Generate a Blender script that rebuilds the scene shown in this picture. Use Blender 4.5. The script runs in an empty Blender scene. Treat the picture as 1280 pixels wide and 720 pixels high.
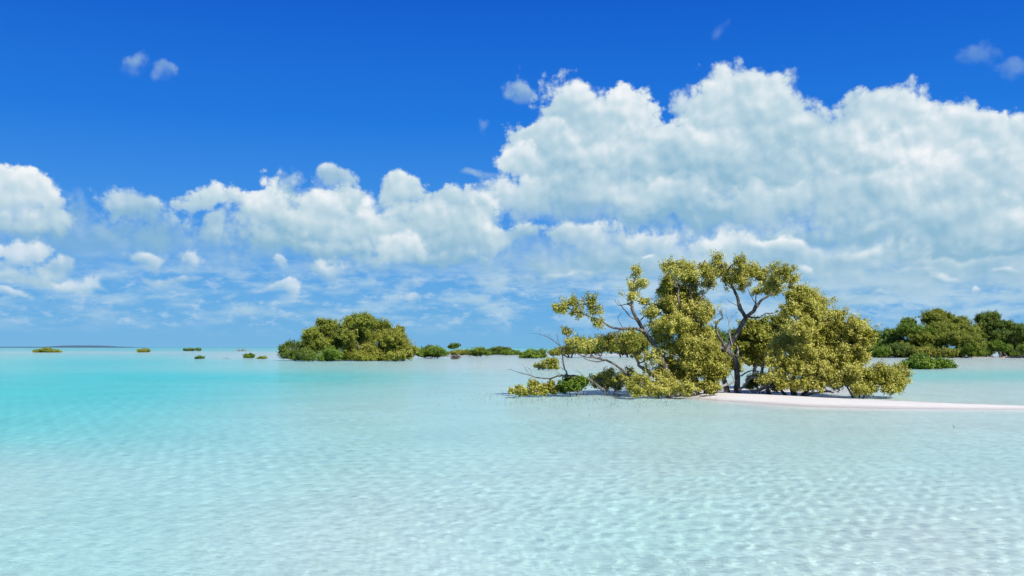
import bpy, math, random
import numpy as np
from mathutils import Vector

R = math.radians
scene = bpy.context.scene
C = scene.collection
CAM_H, FOCAL, HOR = 1.7, 1244.0, 434.0

# ------------------------------------------------------------------ camera
cd = bpy.data.cameras.new('camera')
cam = bpy.data.objects.new('camera', cd)
C.objects.link(cam)
cam.location = (0, 0, CAM_H)
cam.rotation_euler = (R(90), 0, 0)
cd.lens = 35
cd.sensor_width = 36
cd.shift_y = (HOR - 360) / 1280
cd.clip_start = 0.1
cd.clip_end = 200000
scene.camera = cam

# ------------------------------------------------------------------ sun and exposure
EXPOSURE = 0.45
SUN_EL = R(45)
SUN_AZ = math.atan2(0.62, -0.78)                     # clockwise from +Y: behind the viewer's right shoulder
SUN = Vector((math.sin(SUN_AZ) * math.cos(SUN_EL), math.cos(SUN_AZ) * math.cos(SUN_EL), math.sin(SUN_EL)))
sl = bpy.data.lights.new('sun', 'SUN')
sun = bpy.data.objects.new('sun', sl)
C.objects.link(sun)
sl.energy = 4.5
sl.angle = R(0.5)
sl.color = (1.0, 0.96, 0.90)
sl.cycles.is_caustics_light = True
sun.rotation_euler = SUN.to_track_quat('Z', 'Y').to_euler()
sun.location = (0, 0, 50)
vs = scene.view_settings
vs.view_transform = 'Standard'
vs.look = 'None'
vs.exposure = EXPOSURE
vs.gamma = 1.0
vs.use_curve_mapping = False
scene.cycles.max_bounces = 8
scene.cycles.diffuse_bounces = 3
scene.cycles.glossy_bounces = 2
scene.cycles.transmission_bounces = 5
scene.cycles.transparent_max_bounces = 16
scene.cycles.caustics_refractive = True
scene.cycles.caustics_reflective = False
scene.cycles.use_denoising = True


# ------------------------------------------------------------------ node helper
class NT:
    def __init__(s, tree):
        s.t = tree

    def n(s, typ, **kw):
        nd = s.t.nodes.new(typ)
        for k, v in kw.items():
            setattr(nd, k, v)
        return nd

    def put(s, sock, v):
        if v is None:
            return
        if isinstance(v, bpy.types.NodeSocket):
            s.t.links.new(v, sock)
        else:
            sock.default_value = v

    def m(s, op, a, b=None, c=None, clamp=False):
        nd = s.n('ShaderNodeMath', operation=op, use_clamp=clamp)
        for i, v in enumerate((a, b, c)):
            s.put(nd.inputs[i], v)
        return nd.outputs[0]

    def vm(s, op, a, b=None, scale=None):
        nd = s.n('ShaderNodeVectorMath', operation=op)
        s.put(nd.inputs[0], a)
        s.put(nd.inputs[1], b)
        if scale is not None:
            s.put(nd.inputs['Scale'], scale)
        return nd.outputs['Value' if op in ('LENGTH', 'DOT_PRODUCT') else 'Vector']

    def xyz(s, x, y, z=0.0):
        nd = s.n('ShaderNodeCombineXYZ')
        for i, v in enumerate((x, y, z)):
            s.put(nd.inputs[i], v)
        return nd.outputs[0]

    def sep(s, v):
        nd = s.n('ShaderNodeSeparateXYZ')
        s.put(nd.inputs[0], v)
        return nd.outputs

    def step(s, v, a, b, lo=0.0, hi=1.0):
        nd = s.n('ShaderNodeMapRange', interpolation_type='SMOOTHSTEP')
        for i, q in enumerate((v, a, b, lo, hi)):
            s.put(nd.inputs[i], q)
        return nd.outputs[0]

    def mix(s, f, a, b, blend='MIX'):
        nd = s.n('ShaderNodeMix', data_type='RGBA', blend_type=blend)
        s.put(nd.inputs[0], f)
        s.put(nd.inputs[6], a)
        s.put(nd.inputs[7], b)
        return nd.outputs[2]

    def noise(s, vec, scale, detail=6.0, rough=0.55, lac=2.0, dim='3D'):
        nd = s.n('ShaderNodeTexNoise', noise_dimensions=dim)
        s.put(nd.inputs['Vector'], vec)
        nd.inputs['Scale'].default_value = scale
        nd.inputs['Detail'].default_value = detail
        nd.inputs['Roughness'].default_value = rough
        nd.inputs['Lacunarity'].default_value = lac
        return nd

    def ramp(s, f, stops):
        nd = s.n('ShaderNodeValToRGB')
        e = nd.color_ramp.elements
        while len(e) < len(stops):
            e.new(0.5)
        for i, (p, c) in enumerate(stops):
            e[i].position = p
            e[i].color = (*c, 1)
        s.put(nd.inputs[0], f)
        return nd.outputs[0]


def lin(r, g, b):
    f = lambda c: (c / 255 / 12.92) if c / 255 <= 0.04045 else ((c / 255 + 0.055) / 1.055) ** 2.4
    return (f(r), f(g), f(b))


# ------------------------------------------------------------------ world: Nishita sky with cumulus, laid out by compass direction and height
world = bpy.data.worlds.new('World')
scene.world = world
world.use_nodes = True
wt = world.node_tree
wt.nodes.clear()
W_ = NT(wt)
SKY_STRENGTH = 0.12
sky = W_.n('ShaderNodeTexSky', sky_type='NISHITA')
sky.sun_disc = False
sky.sun_elevation = SUN_EL
sky.sun_rotation = SUN_AZ
sky.altitude = 0
sky.air_density = 1.0
sky.dust_density = 0.0
sky.ozone_density = 3.0
gen = W_.n('ShaderNodeTexCoord').outputs['Generated']
gx, gy, gz = W_.sep(gen)
DEG = 57.29578
az = W_.m('MULTIPLY', W_.m('ARCTAN2', gx, gy), DEG)
el = W_.m('MULTIPLY', W_.m('ARCSINE', gz), DEG)


def ang(px, py):
    dx, dy = px - 640.0, HOR - py
    return math.degrees(math.atan(dx / FOCAL)), math.degrees(math.atan(dy / math.hypot(FOCAL, dx)))


# a clean, saturated tropical sky: the air's own gradient, graded with height
grade = W_.ramp(W_.m('DIVIDE', el, 60.0, clamp=True), [
    (0.0, lin(106, 176, 224)), (0.045, lin(92, 167, 226)), (0.13, lin(56, 142, 228)), (0.21, lin(20, 118, 222)), (0.32, lin(0, 92, 206)), (1.0, lin(0, 76, 176))])
nish = W_.mix(1.0, sky.outputs[0], (SKY_STRENGTH, SKY_STRENGTH, SKY_STRENGTH, 1), 'MULTIPLY')
clear = W_.mix(0.96, nish, grade)

pos = W_.xyz(az, W_.m('MULTIPLY', el, 1.15), 3.7)
nA = W_.noise(pos, 0.33, 3.0, 0.42, dim='2D')
offA = W_.vm('SCALE', W_.vm('SUBTRACT', nA.outputs[1], (0.5, 0.5, 0.5)), scale=2.4)
warped = W_.vm('ADD', W_.xyz(az, el, 0.0), offA)
qu, qv, _ = W_.sep(warped)


def cauliflower(v, feature, detail):
    nd = W_.n('ShaderNodeTexVoronoi', voronoi_dimensions='2D', feature=feature)
    W_.put(nd.inputs['Vector'], v)
    nd.inputs['Scale'].default_value = 0.62
    nd.inputs['Detail'].default_value = detail
    nd.inputs['Roughness'].default_value = 0.52
    nd.inputs['Lacunarity'].default_value = 2.3
    if feature == 'SMOOTH_F1':
        nd.inputs['Smoothness'].default_value = 0.35
    return nd.outputs['Distance']


half = W_.vm('ADD', W_.xyz(az, el, 0.0), W_.vm('SCALE', offA, scale=0.30))
bil = cauliflower(W_.vm('ADD', half, (40.0, 20.0, 0.0)), 'SMOOTH_F1', 1.5)
edge = cauliflower(W_.vm('ADD', half, (40.0, 20.0, 0.0)), 'F1', 3.0)
bil2 = cauliflower(W_.vm('ADD', half, (40.22, 20.40, 0.0)), 'SMOOTH_F1', 1.5)
fine = W_.noise(pos, 2.0, 3.5, 0.6, dim='2D').outputs[0]
lump = W_.m('ADD', W_.m('MULTIPLY', W_.m('SUBTRACT', edge, 0.47), 1.6), W_.m('MULTIPLY', W_.m('SUBTRACT', fine, 0.5), 1.15))
# light on the billows: how the surface falls away towards the sun
big0 = W_.noise(pos, 0.22, 2.0, 0.5, dim='2D').outputs[0]
bump = W_.m('ADD', W_.m('MULTIPLY', W_.m('SUBTRACT', bil2, bil), 0.36), W_.m('MULTIPLY_ADD', big0, 0.7, -0.53))

CL_SHADE, CL_MID, CL_LIT = lin(144, 187, 211), lin(192, 216, 228), lin(244, 247, 250)

pg = bpy.data.node_groups.new('puff', 'ShaderNodeTree')
for nm in ('Shade', 'Cover', 'U', 'V', 'Bump', 'Lump', 'CU', 'CV', 'IRU', 'IRV', 'Bright', 'Alpha', 'Soft'):
    pg.interface.new_socket(nm, in_out='INPUT', socket_type='NodeSocketFloat')
for nm in ('Shade', 'Cover', 'U', 'V'):
    pg.interface.new_socket(nm, in_out='OUTPUT', socket_type='NodeSocketFloat')
G = NT(pg)
gi = G.n('NodeGroupInput').outputs
dx = G.m('MULTIPLY', G.m('SUBTRACT', gi['U'], gi['CU']), gi['IRU'])
dy = G.m('MULTIPLY', G.m('SUBTRACT', gi['V'], gi['CV']), gi['IRV'])
r = G.m('SQRT', G.m('MULTIPLY_ADD', dx, dx, G.m('MULTIPLY', dy, dy)))
amp = G.m('MINIMUM', gi['IRV'], 0.68)
rs = G.m('MULTIPLY_ADD', gi['Lump'], G.m('MULTIPLY', amp, 0.30), r)
r = G.m('MULTIPLY_ADD', gi['Lump'], G.m('MULTIPLY', amp, 0.50), r)
msk = G.step(r, G.m('MULTIPLY_ADD', gi['Soft'], 0.16, 1.0), G.m('MULTIPLY_ADD', gi['Soft'], -0.85, 1.02))
msk = G.m('MULTIPLY', msk, G.m('MULTIPLY', G.m('MULTIPLY_ADD', dy, 1.1, 1.1, clamp=True), gi['Alpha']))
sh = G.m('MULTIPLY_ADD', dy, 0.54, G.m('MULTIPLY_ADD', dx, 0.10, G.m('ADD', gi['Bright'], gi['Bump'])))
mss = G.m('MULTIPLY', G.step(rs, 1.05, G.m('MULTIPLY_ADD', gi['Soft'], -0.75, 0.84)), G.m('MULTIPLY_ADD', dy, 1.0, 1.0, clamp=True))
so_ = G.m('MULTIPLY_ADD', mss, G.m('SUBTRACT', sh, gi['Shade']), gi['Shade'])
co_ = G.m('MULTIPLY_ADD', msk, G.m('SUBTRACT', 1.0, gi['Cover']), gi['Cover'])
out = G.n('NodeGroupOutput')
pg.links.new(so_, out.inputs[0])
pg.links.new(co_, out.inputs[1])
pg.links.new(G.m('MULTIPLY_ADD', so_, 1e-7, gi['U']), out.inputs[2])   # keeps the puffs evaluated one after the other
pg.links.new(G.m('MULTIPLY_ADD', so_, 1e-7, gi['V']), out.inputs[3])

# thin low sheets and far small cumulus towards the horizon
lowp = W_.xyz(W_.m('MULTIPLY', az, 0.34), W_.m('MULTIPLY', el, 1.25), 9.0)
lowN = W_.noise(lowp, 1.0, 5.0, 0.58, dim='2D').outputs[0]
band = W_.m('MULTIPLY', W_.step(el, 0.25, 2.2), W_.step(el, 6.2, 3.4))
side = W_.step(az, -16.0, 10.0, 0.58, 0.90)
lowM = W_.m('MULTIPLY', W_.m('MULTIPLY', W_.step(W_.m('ADD', lowN, W_.step(az, -4.0, 14.0, 0.0, 0.10)), 0.38, 0.72), band), side)
cur = W_.mix(lowM, clear, (*lin(178, 209, 230), 1))
lowN2 = W_.noise(W_.xyz(W_.m('MULTIPLY', az, 0.7), W_.m('MULTIPLY', el, 1.5), 2.0), 1.25, 5.0, 0.62, dim='2D').outputs[0]
lowM2 = W_.m('MULTIPLY', W_.step(lowN2, 0.50, 0.78), W_.m('MULTIPLY', W_.step(el, 0.5, 1.6), W_.step(el, 5.6, 3.0, 0.0, 0.40)))
cur = W_.mix(lowM2, cur, (*lin(214, 229, 238), 1))

# px, py, rx, ry (as seen from the beach), brightness, opacity, softness; back to front
PUFFS = [
    (172, 70, 24, 17, .35, .55, .8), (210, 89, 18, 9, .35, .45, .8), (1228, 66, 26, 16, .3, .30, .9), (1266, 84, 26, 13, .3, .30, .9), (905, 44, 16, 11, .3, .2, .9),
    (652, 112, 24, 20, .35, .7, .6), (600, 215, 26, 12, .35, .55, .8), (610, 160, 12, 10, .3, .3, .9),
    (1000, 322, 360, 62, .42, .9, .95), (1220, 340, 220, 50, .38, .8, .95), (760, 326, 240, 52, .40, .85, .95), (400, 300, 220, 50, .34, .6, .95), (120, 300, 170, 46, .28, .5, .95), (1080, 372, 220, 22, .20, .4, .95), (480, 330, 220, 22, .2, .4, .95),
    (750, 212, 130, 92, .50, 1, .3), (940, 218, 190, 92, .44, 1, .3), (1150, 232, 150, 92, .48, 1, .3), (1290, 240, 110, 84, .46, 1, .3), (420, 282, 130, 56, .44, .95, .5), (560, 282, 110, 50, .48, 1, .4),
    # great cumulus on the right, summits first
    (932, 138, 92, 62, .58, 1, .26), (862, 122, 30, 22, .5, .9, .5), (1062, 155, 46, 36, .52, .95, .35), (1130, 162, 84, 54, .68, 1, .26), (1196, 182, 62, 48, .66, 1, .3), (1262, 186, 66, 48, .70, 1, .26),
    (716, 146, 62, 50, .62, 1, .28), (782, 142, 52, 38, .84, 1, .24), (672, 176, 46, 32, .60, 1, .3), (836, 182, 62, 44, .58, 1, .4),
    (1010, 190, 92, 62, .42, 1, .5), (1096, 205, 62, 46, .60, 1, .4), (1178, 226, 72, 56, .60, 1, .4), (1268, 236, 70, 56, .52, 1, .4),
    (656, 208, 48, 36, .66, 1, .3), (716, 204, 62, 46, .56, .95, .4), (790, 200, 66, 46, .62, .95, .4), (890, 200, 76, 50, .46, .95, .5), (960, 226, 82, 50, .42, 1, .5),
    (650, 244, 60, 34, .58, .95, .45), (740, 242, 92, 44, .50, .95, .5), (840, 250, 92, 40, .56, .95, .5), (950, 258, 92, 34, .54, .95, .5), (1070, 258, 104, 56, .44, .95, .5), (1180, 282, 104, 52, .44, .95, .5), (1272, 288, 84, 46, .44, .95, .5),
    (850, 274, 180, 20, .10, .8, .6), (1030, 292, 110, 18, .14, .7, .6), (1220, 314, 110, 16, .12, .7, .6),
    (716, 292, 70, 24, .66, .95, .45), (640, 292, 46, 22, .50, .9, .5), (800, 298, 60, 18, .50, .9, .5), (900, 302, 76, 20, .60, .9, .5), (986, 306, 50, 17, .66, .9, .5), (1090, 316, 92, 18, .5, .85, .6), (1214, 326, 96, 16, .5, .8, .6),
    # the line of cumulus on the left
    (412, 222, 34, 22, .50, .9, .45), (356, 240, 30, 26, .32, .8, .55), (14, 250, 60, 44, .74, 1, .24), (66, 274, 28, 26, .55, .95, .4), (20, 284, 70, 28, .34, .9, .6), (100, 262, 26, 20, .25, .45, .8), (164, 262, 54, 24, .46, .9, .5),
    (180, 286, 66, 26, .16, .6, .8), (252, 250, 34, 24, .62, 1, .35), (312, 246, 46, 26, .62, 1, .35), (330, 240, 42, 26, .78, 1, .32), (270, 282, 42, 32, .34, .9, .6), (338, 262, 42, 32, .62, 1, .35), (440, 252, 44, 28, .54, 1, .4),
    (505, 246, 50, 30, .62, 1, .35), (564, 250, 46, 32, .66, 1, .35), (600, 262, 42, 30, .6, 1, .4), (466, 252, 16, 14, .92, .8, .6), (396, 274, 62, 40, .66, 1, .35), (470, 288, 56, 40, .62, 1, .4), (536, 288, 60, 38, .48, 1, .5), (596, 292, 60, 36, .50, .95, .5),
    (342, 302, 64, 26, .36, .9, .6), (420, 318, 80, 20, .30, .85, .6), (500, 314, 50, 24, .58, .9, .45), (560, 322, 70, 18, .26, .8, .7),
    (24, 322, 40, 22, .86, 1, .35), (60, 332, 40, 16, .56, .9, .6), (20, 344, 70, 18, .3, .8, .7), (96, 352, 36, 11, .78, .9, .5), (12, 370, 26, 10, .6, .8, .6),
    (186, 326, 28, 18, .72, .9, .5), (238, 326, 32, 16, .72, .9, .5), (216, 352, 38, 9, .5, .7, .7), (292, 342, 26, 10, .5, .4, .9), (346, 334, 24, 11, .80, .9, .5), (348, 360, 32, 11, .74, .85, .5), (414, 338, 40, 16, .62, .8, .6), (456, 356, 14, 9, .5, .6, .7),
    (524, 380, 22, 11, .7, .7, .6), (520, 362, 26, 9, .5, .4, .8), (318, 390, 28, 8, .5, .35, .8), (282, 368, 16, 7, .6, .4, .8), (640, 352, 60, 10, .5, .45, .8), (610, 382, 42, 8, .5, .35, .8), (720, 342, 76, 10, .5, .5, .8),
    (810, 316, 11, 7, .85, .8, .6), (1000, 338, 22, 10, .75, .7, .6), (1216, 366, 9, 11, .85, .8, .5), (1186, 350, 24, 9, .6, .5, .7), (1256, 346, 16, 8, .6, .6, .7), (1130, 340, 46, 9, .55, .5, .8), (1104, 378, 26, 7, .5, .4, .8),
]
shade, cover = 0.4, 0.0
for px, py, rx, ry, br, al, so in PUFFS:
    u, v = ang(px, py)
    nd = W_.n('ShaderNodeGroup')
    nd.node_tree = pg
    W_.put(nd.inputs['Shade'], shade)
    W_.put(nd.inputs['Cover'], cover)
    W_.put(nd.inputs['U'], qu)
    W_.put(nd.inputs['V'], qv)
    W_.put(nd.inputs['Bump'], bump)
    W_.put(nd.inputs['Lump'], lump)
    nd.inputs['CU'].default_value = u
    nd.inputs['CV'].default_value = v
    nd.inputs['IRU'].default_value = FOCAL / DEG / rx
    nd.inputs['IRV'].default_value = FOCAL / DEG / ry
    nd.inputs['Bright'].default_value = br
    nd.inputs['Alpha'].default_value = al * (0.8 if py > 318 and rx < 50 else 1.0)
    nd.inputs['Soft'].default_value = so
    shade, cover, qu, qv = nd.outputs
cur = W_.mix(cover, cur, W_.ramp(shade, [(0.0, CL_SHADE), (0.5, CL_MID), (1.0, CL_LIT)]))
# scattered fair-weather cloud over the rest of the sky, behind and beside the viewer
restN = W_.noise(gen, 2.6, 4.0, 0.55).outputs[0]
restM = W_.m('MULTIPLY', W_.step(restN, 0.52, 0.68, 0.0, 0.8), W_.step(W_.m('ABSOLUTE', az), 36.0, 50.0))
cur = W_.mix(restM, cur, (*lin(225, 233, 240), 1))
bg = W_.n('ShaderNodeBackground')
W_.put(bg.inputs[0], cur)
bg.inputs[1].default_value = 0.5 ** EXPOSURE
wo = W_.n('ShaderNodeOutputWorld')
wt.links.new(bg.outputs[0], wo.inputs[0])
world.cycles.sampling_method = 'MANUAL'
world.cycles.sample_map_resolution = 512


# ------------------------------------------------------------------ mesh helpers
def tag(o, label=None, cat=None, group=None, kind=None):
    for k, v in (('label', label), ('category', cat), ('group', group), ('kind', kind)):
        if v:
            o[k] = v
    return o


def mesh_obj(name, co, faces, mat, parent=None, smooth=False, n=4):
    """one mesh object from numpy arrays; co are in world space (made local to the parent)"""
    me = bpy.data.meshes.new(name)
    co = np.asarray(co, 'f').reshape(-1, 3)
    if parent is not None:
        co = co - np.array(parent.location, 'f')
    f = np.asarray(faces, 'i').reshape(-1, n)
    me.vertices.add(len(co))
    me.vertices.foreach_set('co', np.ascontiguousarray(co, 'f').ravel())
    me.loops.add(f.size)
    me.loops.foreach_set('vertex_index', f.ravel())
    me.polygons.add(len(f))
    me.polygons.foreach_set('loop_start', np.arange(len(f), dtype='i') * n)
    me.polygons.foreach_set('use_smooth', np.full(len(f), smooth))
    me.update(calc_edges=True)
    o = bpy.data.objects.new(name, me)
    C.objects.link(o)
    if mat:
        me.materials.append(mat)
    if parent is not None:
        o.parent = parent
    return o


def grid_faces(a, b):
    i = (np.arange(a - 1)[:, None] * b + np.arange(b - 1)[None]).ravel()
    return np.stack([i, i + 1, i + b + 1, i + b], 1)


def gauss(u, v, cu, cv, su, sv):
    return np.exp(-((u - cu) / su) ** 2 - ((v - cv) / sv) ** 2)


def sm(x, a, b):
    t = np.clip((x - a) / (b - a), 0, 1)
    return t * t * (3 - 2 * t)


_rng0 = np.random.default_rng(5)
_ph = [(_rng0.normal(0, 1, 2), _rng0.random() * 7) for _ in range(14)]


def wob(a, b, sc):
    s = 0
    for (k, p) in _ph:
        s = s + np.sin(k[0] * a / sc[0] + k[1] * b / sc[1] + p)
    return s / 5.0


SPIT = [(862, 494), (900, 496.5), (950, 499), (1000, 501.5), (1060, 504), (1130, 506.5), (1200, 508.6), (1290, 510.3), (1420, 512)]


def bed_height(X, Y):
    """height of the sand above the still water, the lagoon's bars and channels"""
    Yp = np.maximum(Y, 0.5)
    u = 640 + FOCAL * X / Yp
    v = HOR + FOCAL * CAM_H / Yp
    near = sm(v, 500, 640)
    d = 0.25 + 0 * u
    d = d + 0.06 * sm(-u, -700, 100) * sm(v, 500, 560)
    w = wob(u, np.log(Yp) * 100, (130, 26))
    d = d + 0.06 * w
    # left channel
    d = d + 0.66 * gauss(u, v, -100, 514, 350, 46) + 0.5 * gauss(u, v, 60, 482, 330, 22) + 0.5 * gauss(u, v, 210, 470, 190, 7 + 0 * u) * (0.7 + 0.5 * w)
    d = d + 0.45 * gauss(u, v, 130, 452, 200, 8) * (0.8 + 0.5 * w) + .25 * gauss(u, v, 420, 470, 120, 10)
    # far water
    far = sm(-v, -441.5, -437.5)
    d = d * (1 - far) + far * 0.62
    d = d + 1.6 * sm(-v, -435.3, -434.7) * sm(-u, -190, -150) + 0.5 * sm(-v, -435.2, -434.6)
    # pale bars
    bar = sm(u, 190, 330) * np.exp(-((v - 445.5 - 1.5 * np.sin(u / 90)) / 4.5) ** 2)
    bar = np.maximum(bar, sm(u, 430, 620) * np.exp(-((v - 455) / 9.0) ** 2))
    bar = np.maximum(bar, 0.75 * np.exp(-((v - 440.3) / 1.0) ** 2) * sm(u, -400, 60))
    d = d * (1 - bar) + bar * 0.13
    # right channel and the wet flat behind the spit
    ch = sm(u, 1040, 1130) * np.exp(-((v - 470) / 7) ** 2)
    d = d * (1 - ch) + ch * 0.5
    fl = np.exp(-((v - 492) / 11) ** 2) * sm(u, 560, 760)
    fl = np.maximum(fl, 0.9 * sm(u, 560, 800) * np.exp(-((v - 515) / 16) ** 2))
    d = d * (1 - fl) + fl * 0.20
    d = d * (1 - 0.12 * sm(u, 500, 1100) * near)
    z = -d
    # islands
    for cu, cv, su, sv, h in ((430, 449, 78, 2.0, .03), (540, 445, 40, 1.2, .05), (1200, 446.6, 120, 1.2, .08), (760, 443.5, 90, 1.2, .05), (600, 442.6, 60, .8, .04)):
        z = z + (np.maximum(h, z) - z) * np.exp(-(np.abs((u - cu) / su) ** 4 + ((v - cv) / sv) ** 2))
    # ground under the mangroves
    g = np.exp(-(np.abs((u - 930) / 150) ** 4 + ((v - 489) / 6.0) ** 2))
    z = z + (0.07 + 0.02 * w - z) * g
    # the sand spit: a low tongue of sand
    su_ = np.array([p[0] for p in SPIT])
    sv_ = np.array([p[1] for p in SPIT])
    vc = np.interp(u, su_, sv_)
    ytop = FOCAL * CAM_H / (vc - HOR)
    half = np.interp(u, [840, 900, 1000, 1100, 1200, 1290, 1420], [2.2, 3.1, 3.4, 2.6, 1.6, 1.1, 0.9])
    q = np.abs((Y - ytop) / half)
    hgt = np.interp(u, [840, 872, 905, 1000, 1200, 1300], [-.06, .08, .12, .12, .08, .055])
    g = np.exp(-q ** 2.4) * sm(u, 800, 850)
    z = z + (np.maximum(hgt, z) - z) * g
    z = np.where(Y < 0.5, -0.35, z)
    return z + 0.006 * wob(X * 3, Y * 3, (1, 1))


# ------------------------------------------------------------------ seabed and water
def spread(step_near, step_far, t_step, t_max):
    lg = np.concatenate([np.arange(math.log(4.5), math.log(18), step_near), np.arange(math.log(18), math.log(70), step_near * 1.7), np.arange(math.log(70), math.log(700), step_far), np.arange(math.log(700), math.log(90000), step_far * 3)])
    ys = np.concatenate([[-60, -8, 1.5, 3], np.exp(lg)])
    ts = np.concatenate([[-6, -3, -1.5, -1.0], np.arange(-t_max, t_max, t_step), [1.0, 1.5, 3, 6]])
    Y, T = np.meshgrid(ys, ts, indexing='ij')
    return T * np.abs(Y), Y


def material(name):
    m = bpy.data.materials.new(name)
    m.use_nodes = True
    m.node_tree.nodes.clear()
    T = NT(m.node_tree)
    return m, T, T.n('ShaderNodeOutputMaterial')


sand, T, o_ = material('sand')
geo = T.n('ShaderNodeNewGeometry').outputs['Position']
nz = T.noise(geo, 0.35, 8, 0.6).outputs[0]
nf = T.noise(geo, 9.0, 6, 0.6).outputs[0]
col = T.mix(T.step(nz, 0.35, 0.68), (0.67, 0.635, 0.555, 1), (0.61, 0.58, 0.51, 1))
col = T.mix(T.step(nf, 0.40, 0.70, 0.0, 0.35), col, (0.53, 0.49, 0.43, 1))
hz = T.sep(geo)[2]
wet = T.step(T.m('ADD', hz, T.m('MULTIPLY', T.m('SUBTRACT', nz, 0.5), 0.06)), 0.012, 0.055)
damp_ = T.m('MULTIPLY', T.step(hz, -0.05, -0.005), T.m('SUBTRACT', 1.0, wet))   # the damp margin at the waterline
col = T.mix(damp_, col, T.mix(1.0, col, (0.80, 0.79, 0.78, 1), 'MULTIPLY'))
bs = T.n('ShaderNodeBsdfPrincipled')
T.put(bs.inputs['Base Color'], col)
T.put(bs.inputs['Roughness'], T.m('MULTIPLY_ADD', wet, 0.45, 0.5))
bs.inputs['Specular IOR Level'].default_value = 0.25
bp = T.n('ShaderNodeBump')
bp.inputs['Strength'].default_value = 0.5
bp.inputs['Distance'].default_value = 0.03
T.put(bp.inputs['Height'], T.noise(geo, 3.0, 8, 0.6).outputs[0])
T.t.links.new(bp.outputs[0], bs.inputs['Normal'])
T.t.links.new(bs.outputs[0], o_.inputs[0])

X, Y = spread(0.0075, 0.02, 0.006, 0.68)
bed = mesh_obj('seabed', np.stack([X, Y, bed_height(X, Y)], -1), grid_faces(*X.shape), sand, smooth=True)
tag(bed, 'white sand bottom of the lagoon rising into a low bare sand spit', kind='structure')
bed.cycles.is_caustics_receiver = True

X, Y = spread(0.0018, 0.02, 0.0018, 0.62)
rng = np.random.default_rng(11)
Z = np.zeros_like(X)
depth = np.clip(-bed_height(X, Y), 0.0, 9)
damp = sm(depth, 0.01, 0.22) * 0.92 + 0.08
gap = 0.0020 * np.abs(Y)
for i in range(110):
    lam = 0.040 * (0.7 / 0.040) ** (rng.random() ** 1.6)
    k = 2 * np.pi / lam
    th = rng.normal(R(78), 0.85)
    a = 0.0043 * lam * (1.0 if lam < 0.10 else 0.62 if lam < 0.22 else 0.42)
    f = np.clip((lam / gap - 3) / 4, 0, 1)
    ph = rng.random() * 7
    Z += a * f * np.sin(k * (X * math.cos(th) + Y * math.sin(th)) + ph + 0.8 * np.sin((X * 0.9 + Y * 0.3) / (lam * 2.2 + 0.15) + ph * 3))
Z *= damp
gust = 0.85 + 0.35 * np.clip(wob(X, Y, (1.6, 2.2)), -1.3, 1.6)
Z *= gust

water, T, o_ = material('water')
at = T.n('ShaderNodeAttribute', attribute_name='depth').outputs['Fac']
geo = T.n('ShaderNodeNewGeometry').outputs['Position']
K = (0.95, 0.055, 0.050)                                  # what a metre of this lagoon takes out of red, green and blue, one way
# 1.24: Cycles leaves out the n-squared gain of light leaving water
tint = T.vm('SCALE', T.xyz(*[T.m('EXPONENT', T.m('MULTIPLY', at, -k)) for k in K]), scale=1.275)
rf = T.n('ShaderNodeBsdfRefraction')
rf.inputs['IOR'].default_value = 1.33
rf.inputs['Roughness'].default_value = 0.0
T.put(rf.inputs['Color'], tint)
gl = T.n('ShaderNodeBsdfGlossy')
gl.inputs['Roughness'].default_value = 0.08
fr = T.n('ShaderNodeFresnel')
fr.inputs['IOR'].default_value = 1.22
mx = T.n('ShaderNodeMixShader')
bp = T.n('ShaderNodeBump')
bp.inputs['Strength'].default_value = 0.7
bp.inputs['Distance'].default_value = 0.03
n1 = T.noise(T.vm('MULTIPLY', geo, (0.65, 1.0, 1.0)), 13.0, 4, 0.62).outputs[0]
T.put(bp.inputs['Height'], n1)
for nd in (rf, gl, fr):
    T.t.links.new(bp.outputs[0], nd.inputs['Normal'])
T.put(mx.inputs[0], T.m('MULTIPLY', fr.outputs[0], 0.65))
T.t.links.new(rf.outputs[0], mx.inputs[1])
T.t.links.new(gl.outputs[0], mx.inputs[2])
T.t.links.new(mx.outputs[0], o_.inputs[0])
wat = mesh_obj('water', np.stack([X, Y, Z], -1), grid_faces(*X.shape), water, smooth=True)
tag(wat, 'clear shallow turquoise lagoon water with small wind ripples', kind='structure')
da = wat.data.attributes.new('depth', 'FLOAT', 'POINT')
da.data.foreach_set('value', depth.astype('f').ravel())
wat.cycles.is_caustics_caster = True

# ------------------------------------------------------------------ plants
def at(px, py, D):
    """a world point at distance D for a bearing and height measured on the photograph"""
    return np.array([(px - 640) / FOCAL * D, D, CAM_H - (py - HOR) / FOCAL * D])


def bark_mat(name, a, b):
    m, T, o = material(name)
    g = T.n('ShaderNodeNewGeometry').outputs['Position']
    n = T.noise(T.vm('MULTIPLY', g, (1, 1, 0.35)), 14.0, 6, 0.65).outputs[0]
    bs = T.n('ShaderNodeBsdfPrincipled')
    T.put(bs.inputs['Base Color'], T.mix(T.step(n, 0.35, 0.68), (*a, 1), (*b, 1)))
    bs.inputs['Roughness'].default_value = 0.9
    bs.inputs['Specular IOR Level'].default_value = 0.2
    bp = T.n('ShaderNodeBump')
    bp.inputs['Strength'].default_value = 0.6
    bp.inputs['Distance'].default_value = 0.02
    T.put(bp.inputs['Height'], n)
    T.t.links.new(bp.outputs[0], bs.inputs['Normal'])
    T.t.links.new(bs.outputs[0], o.inputs[0])
    return m


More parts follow.
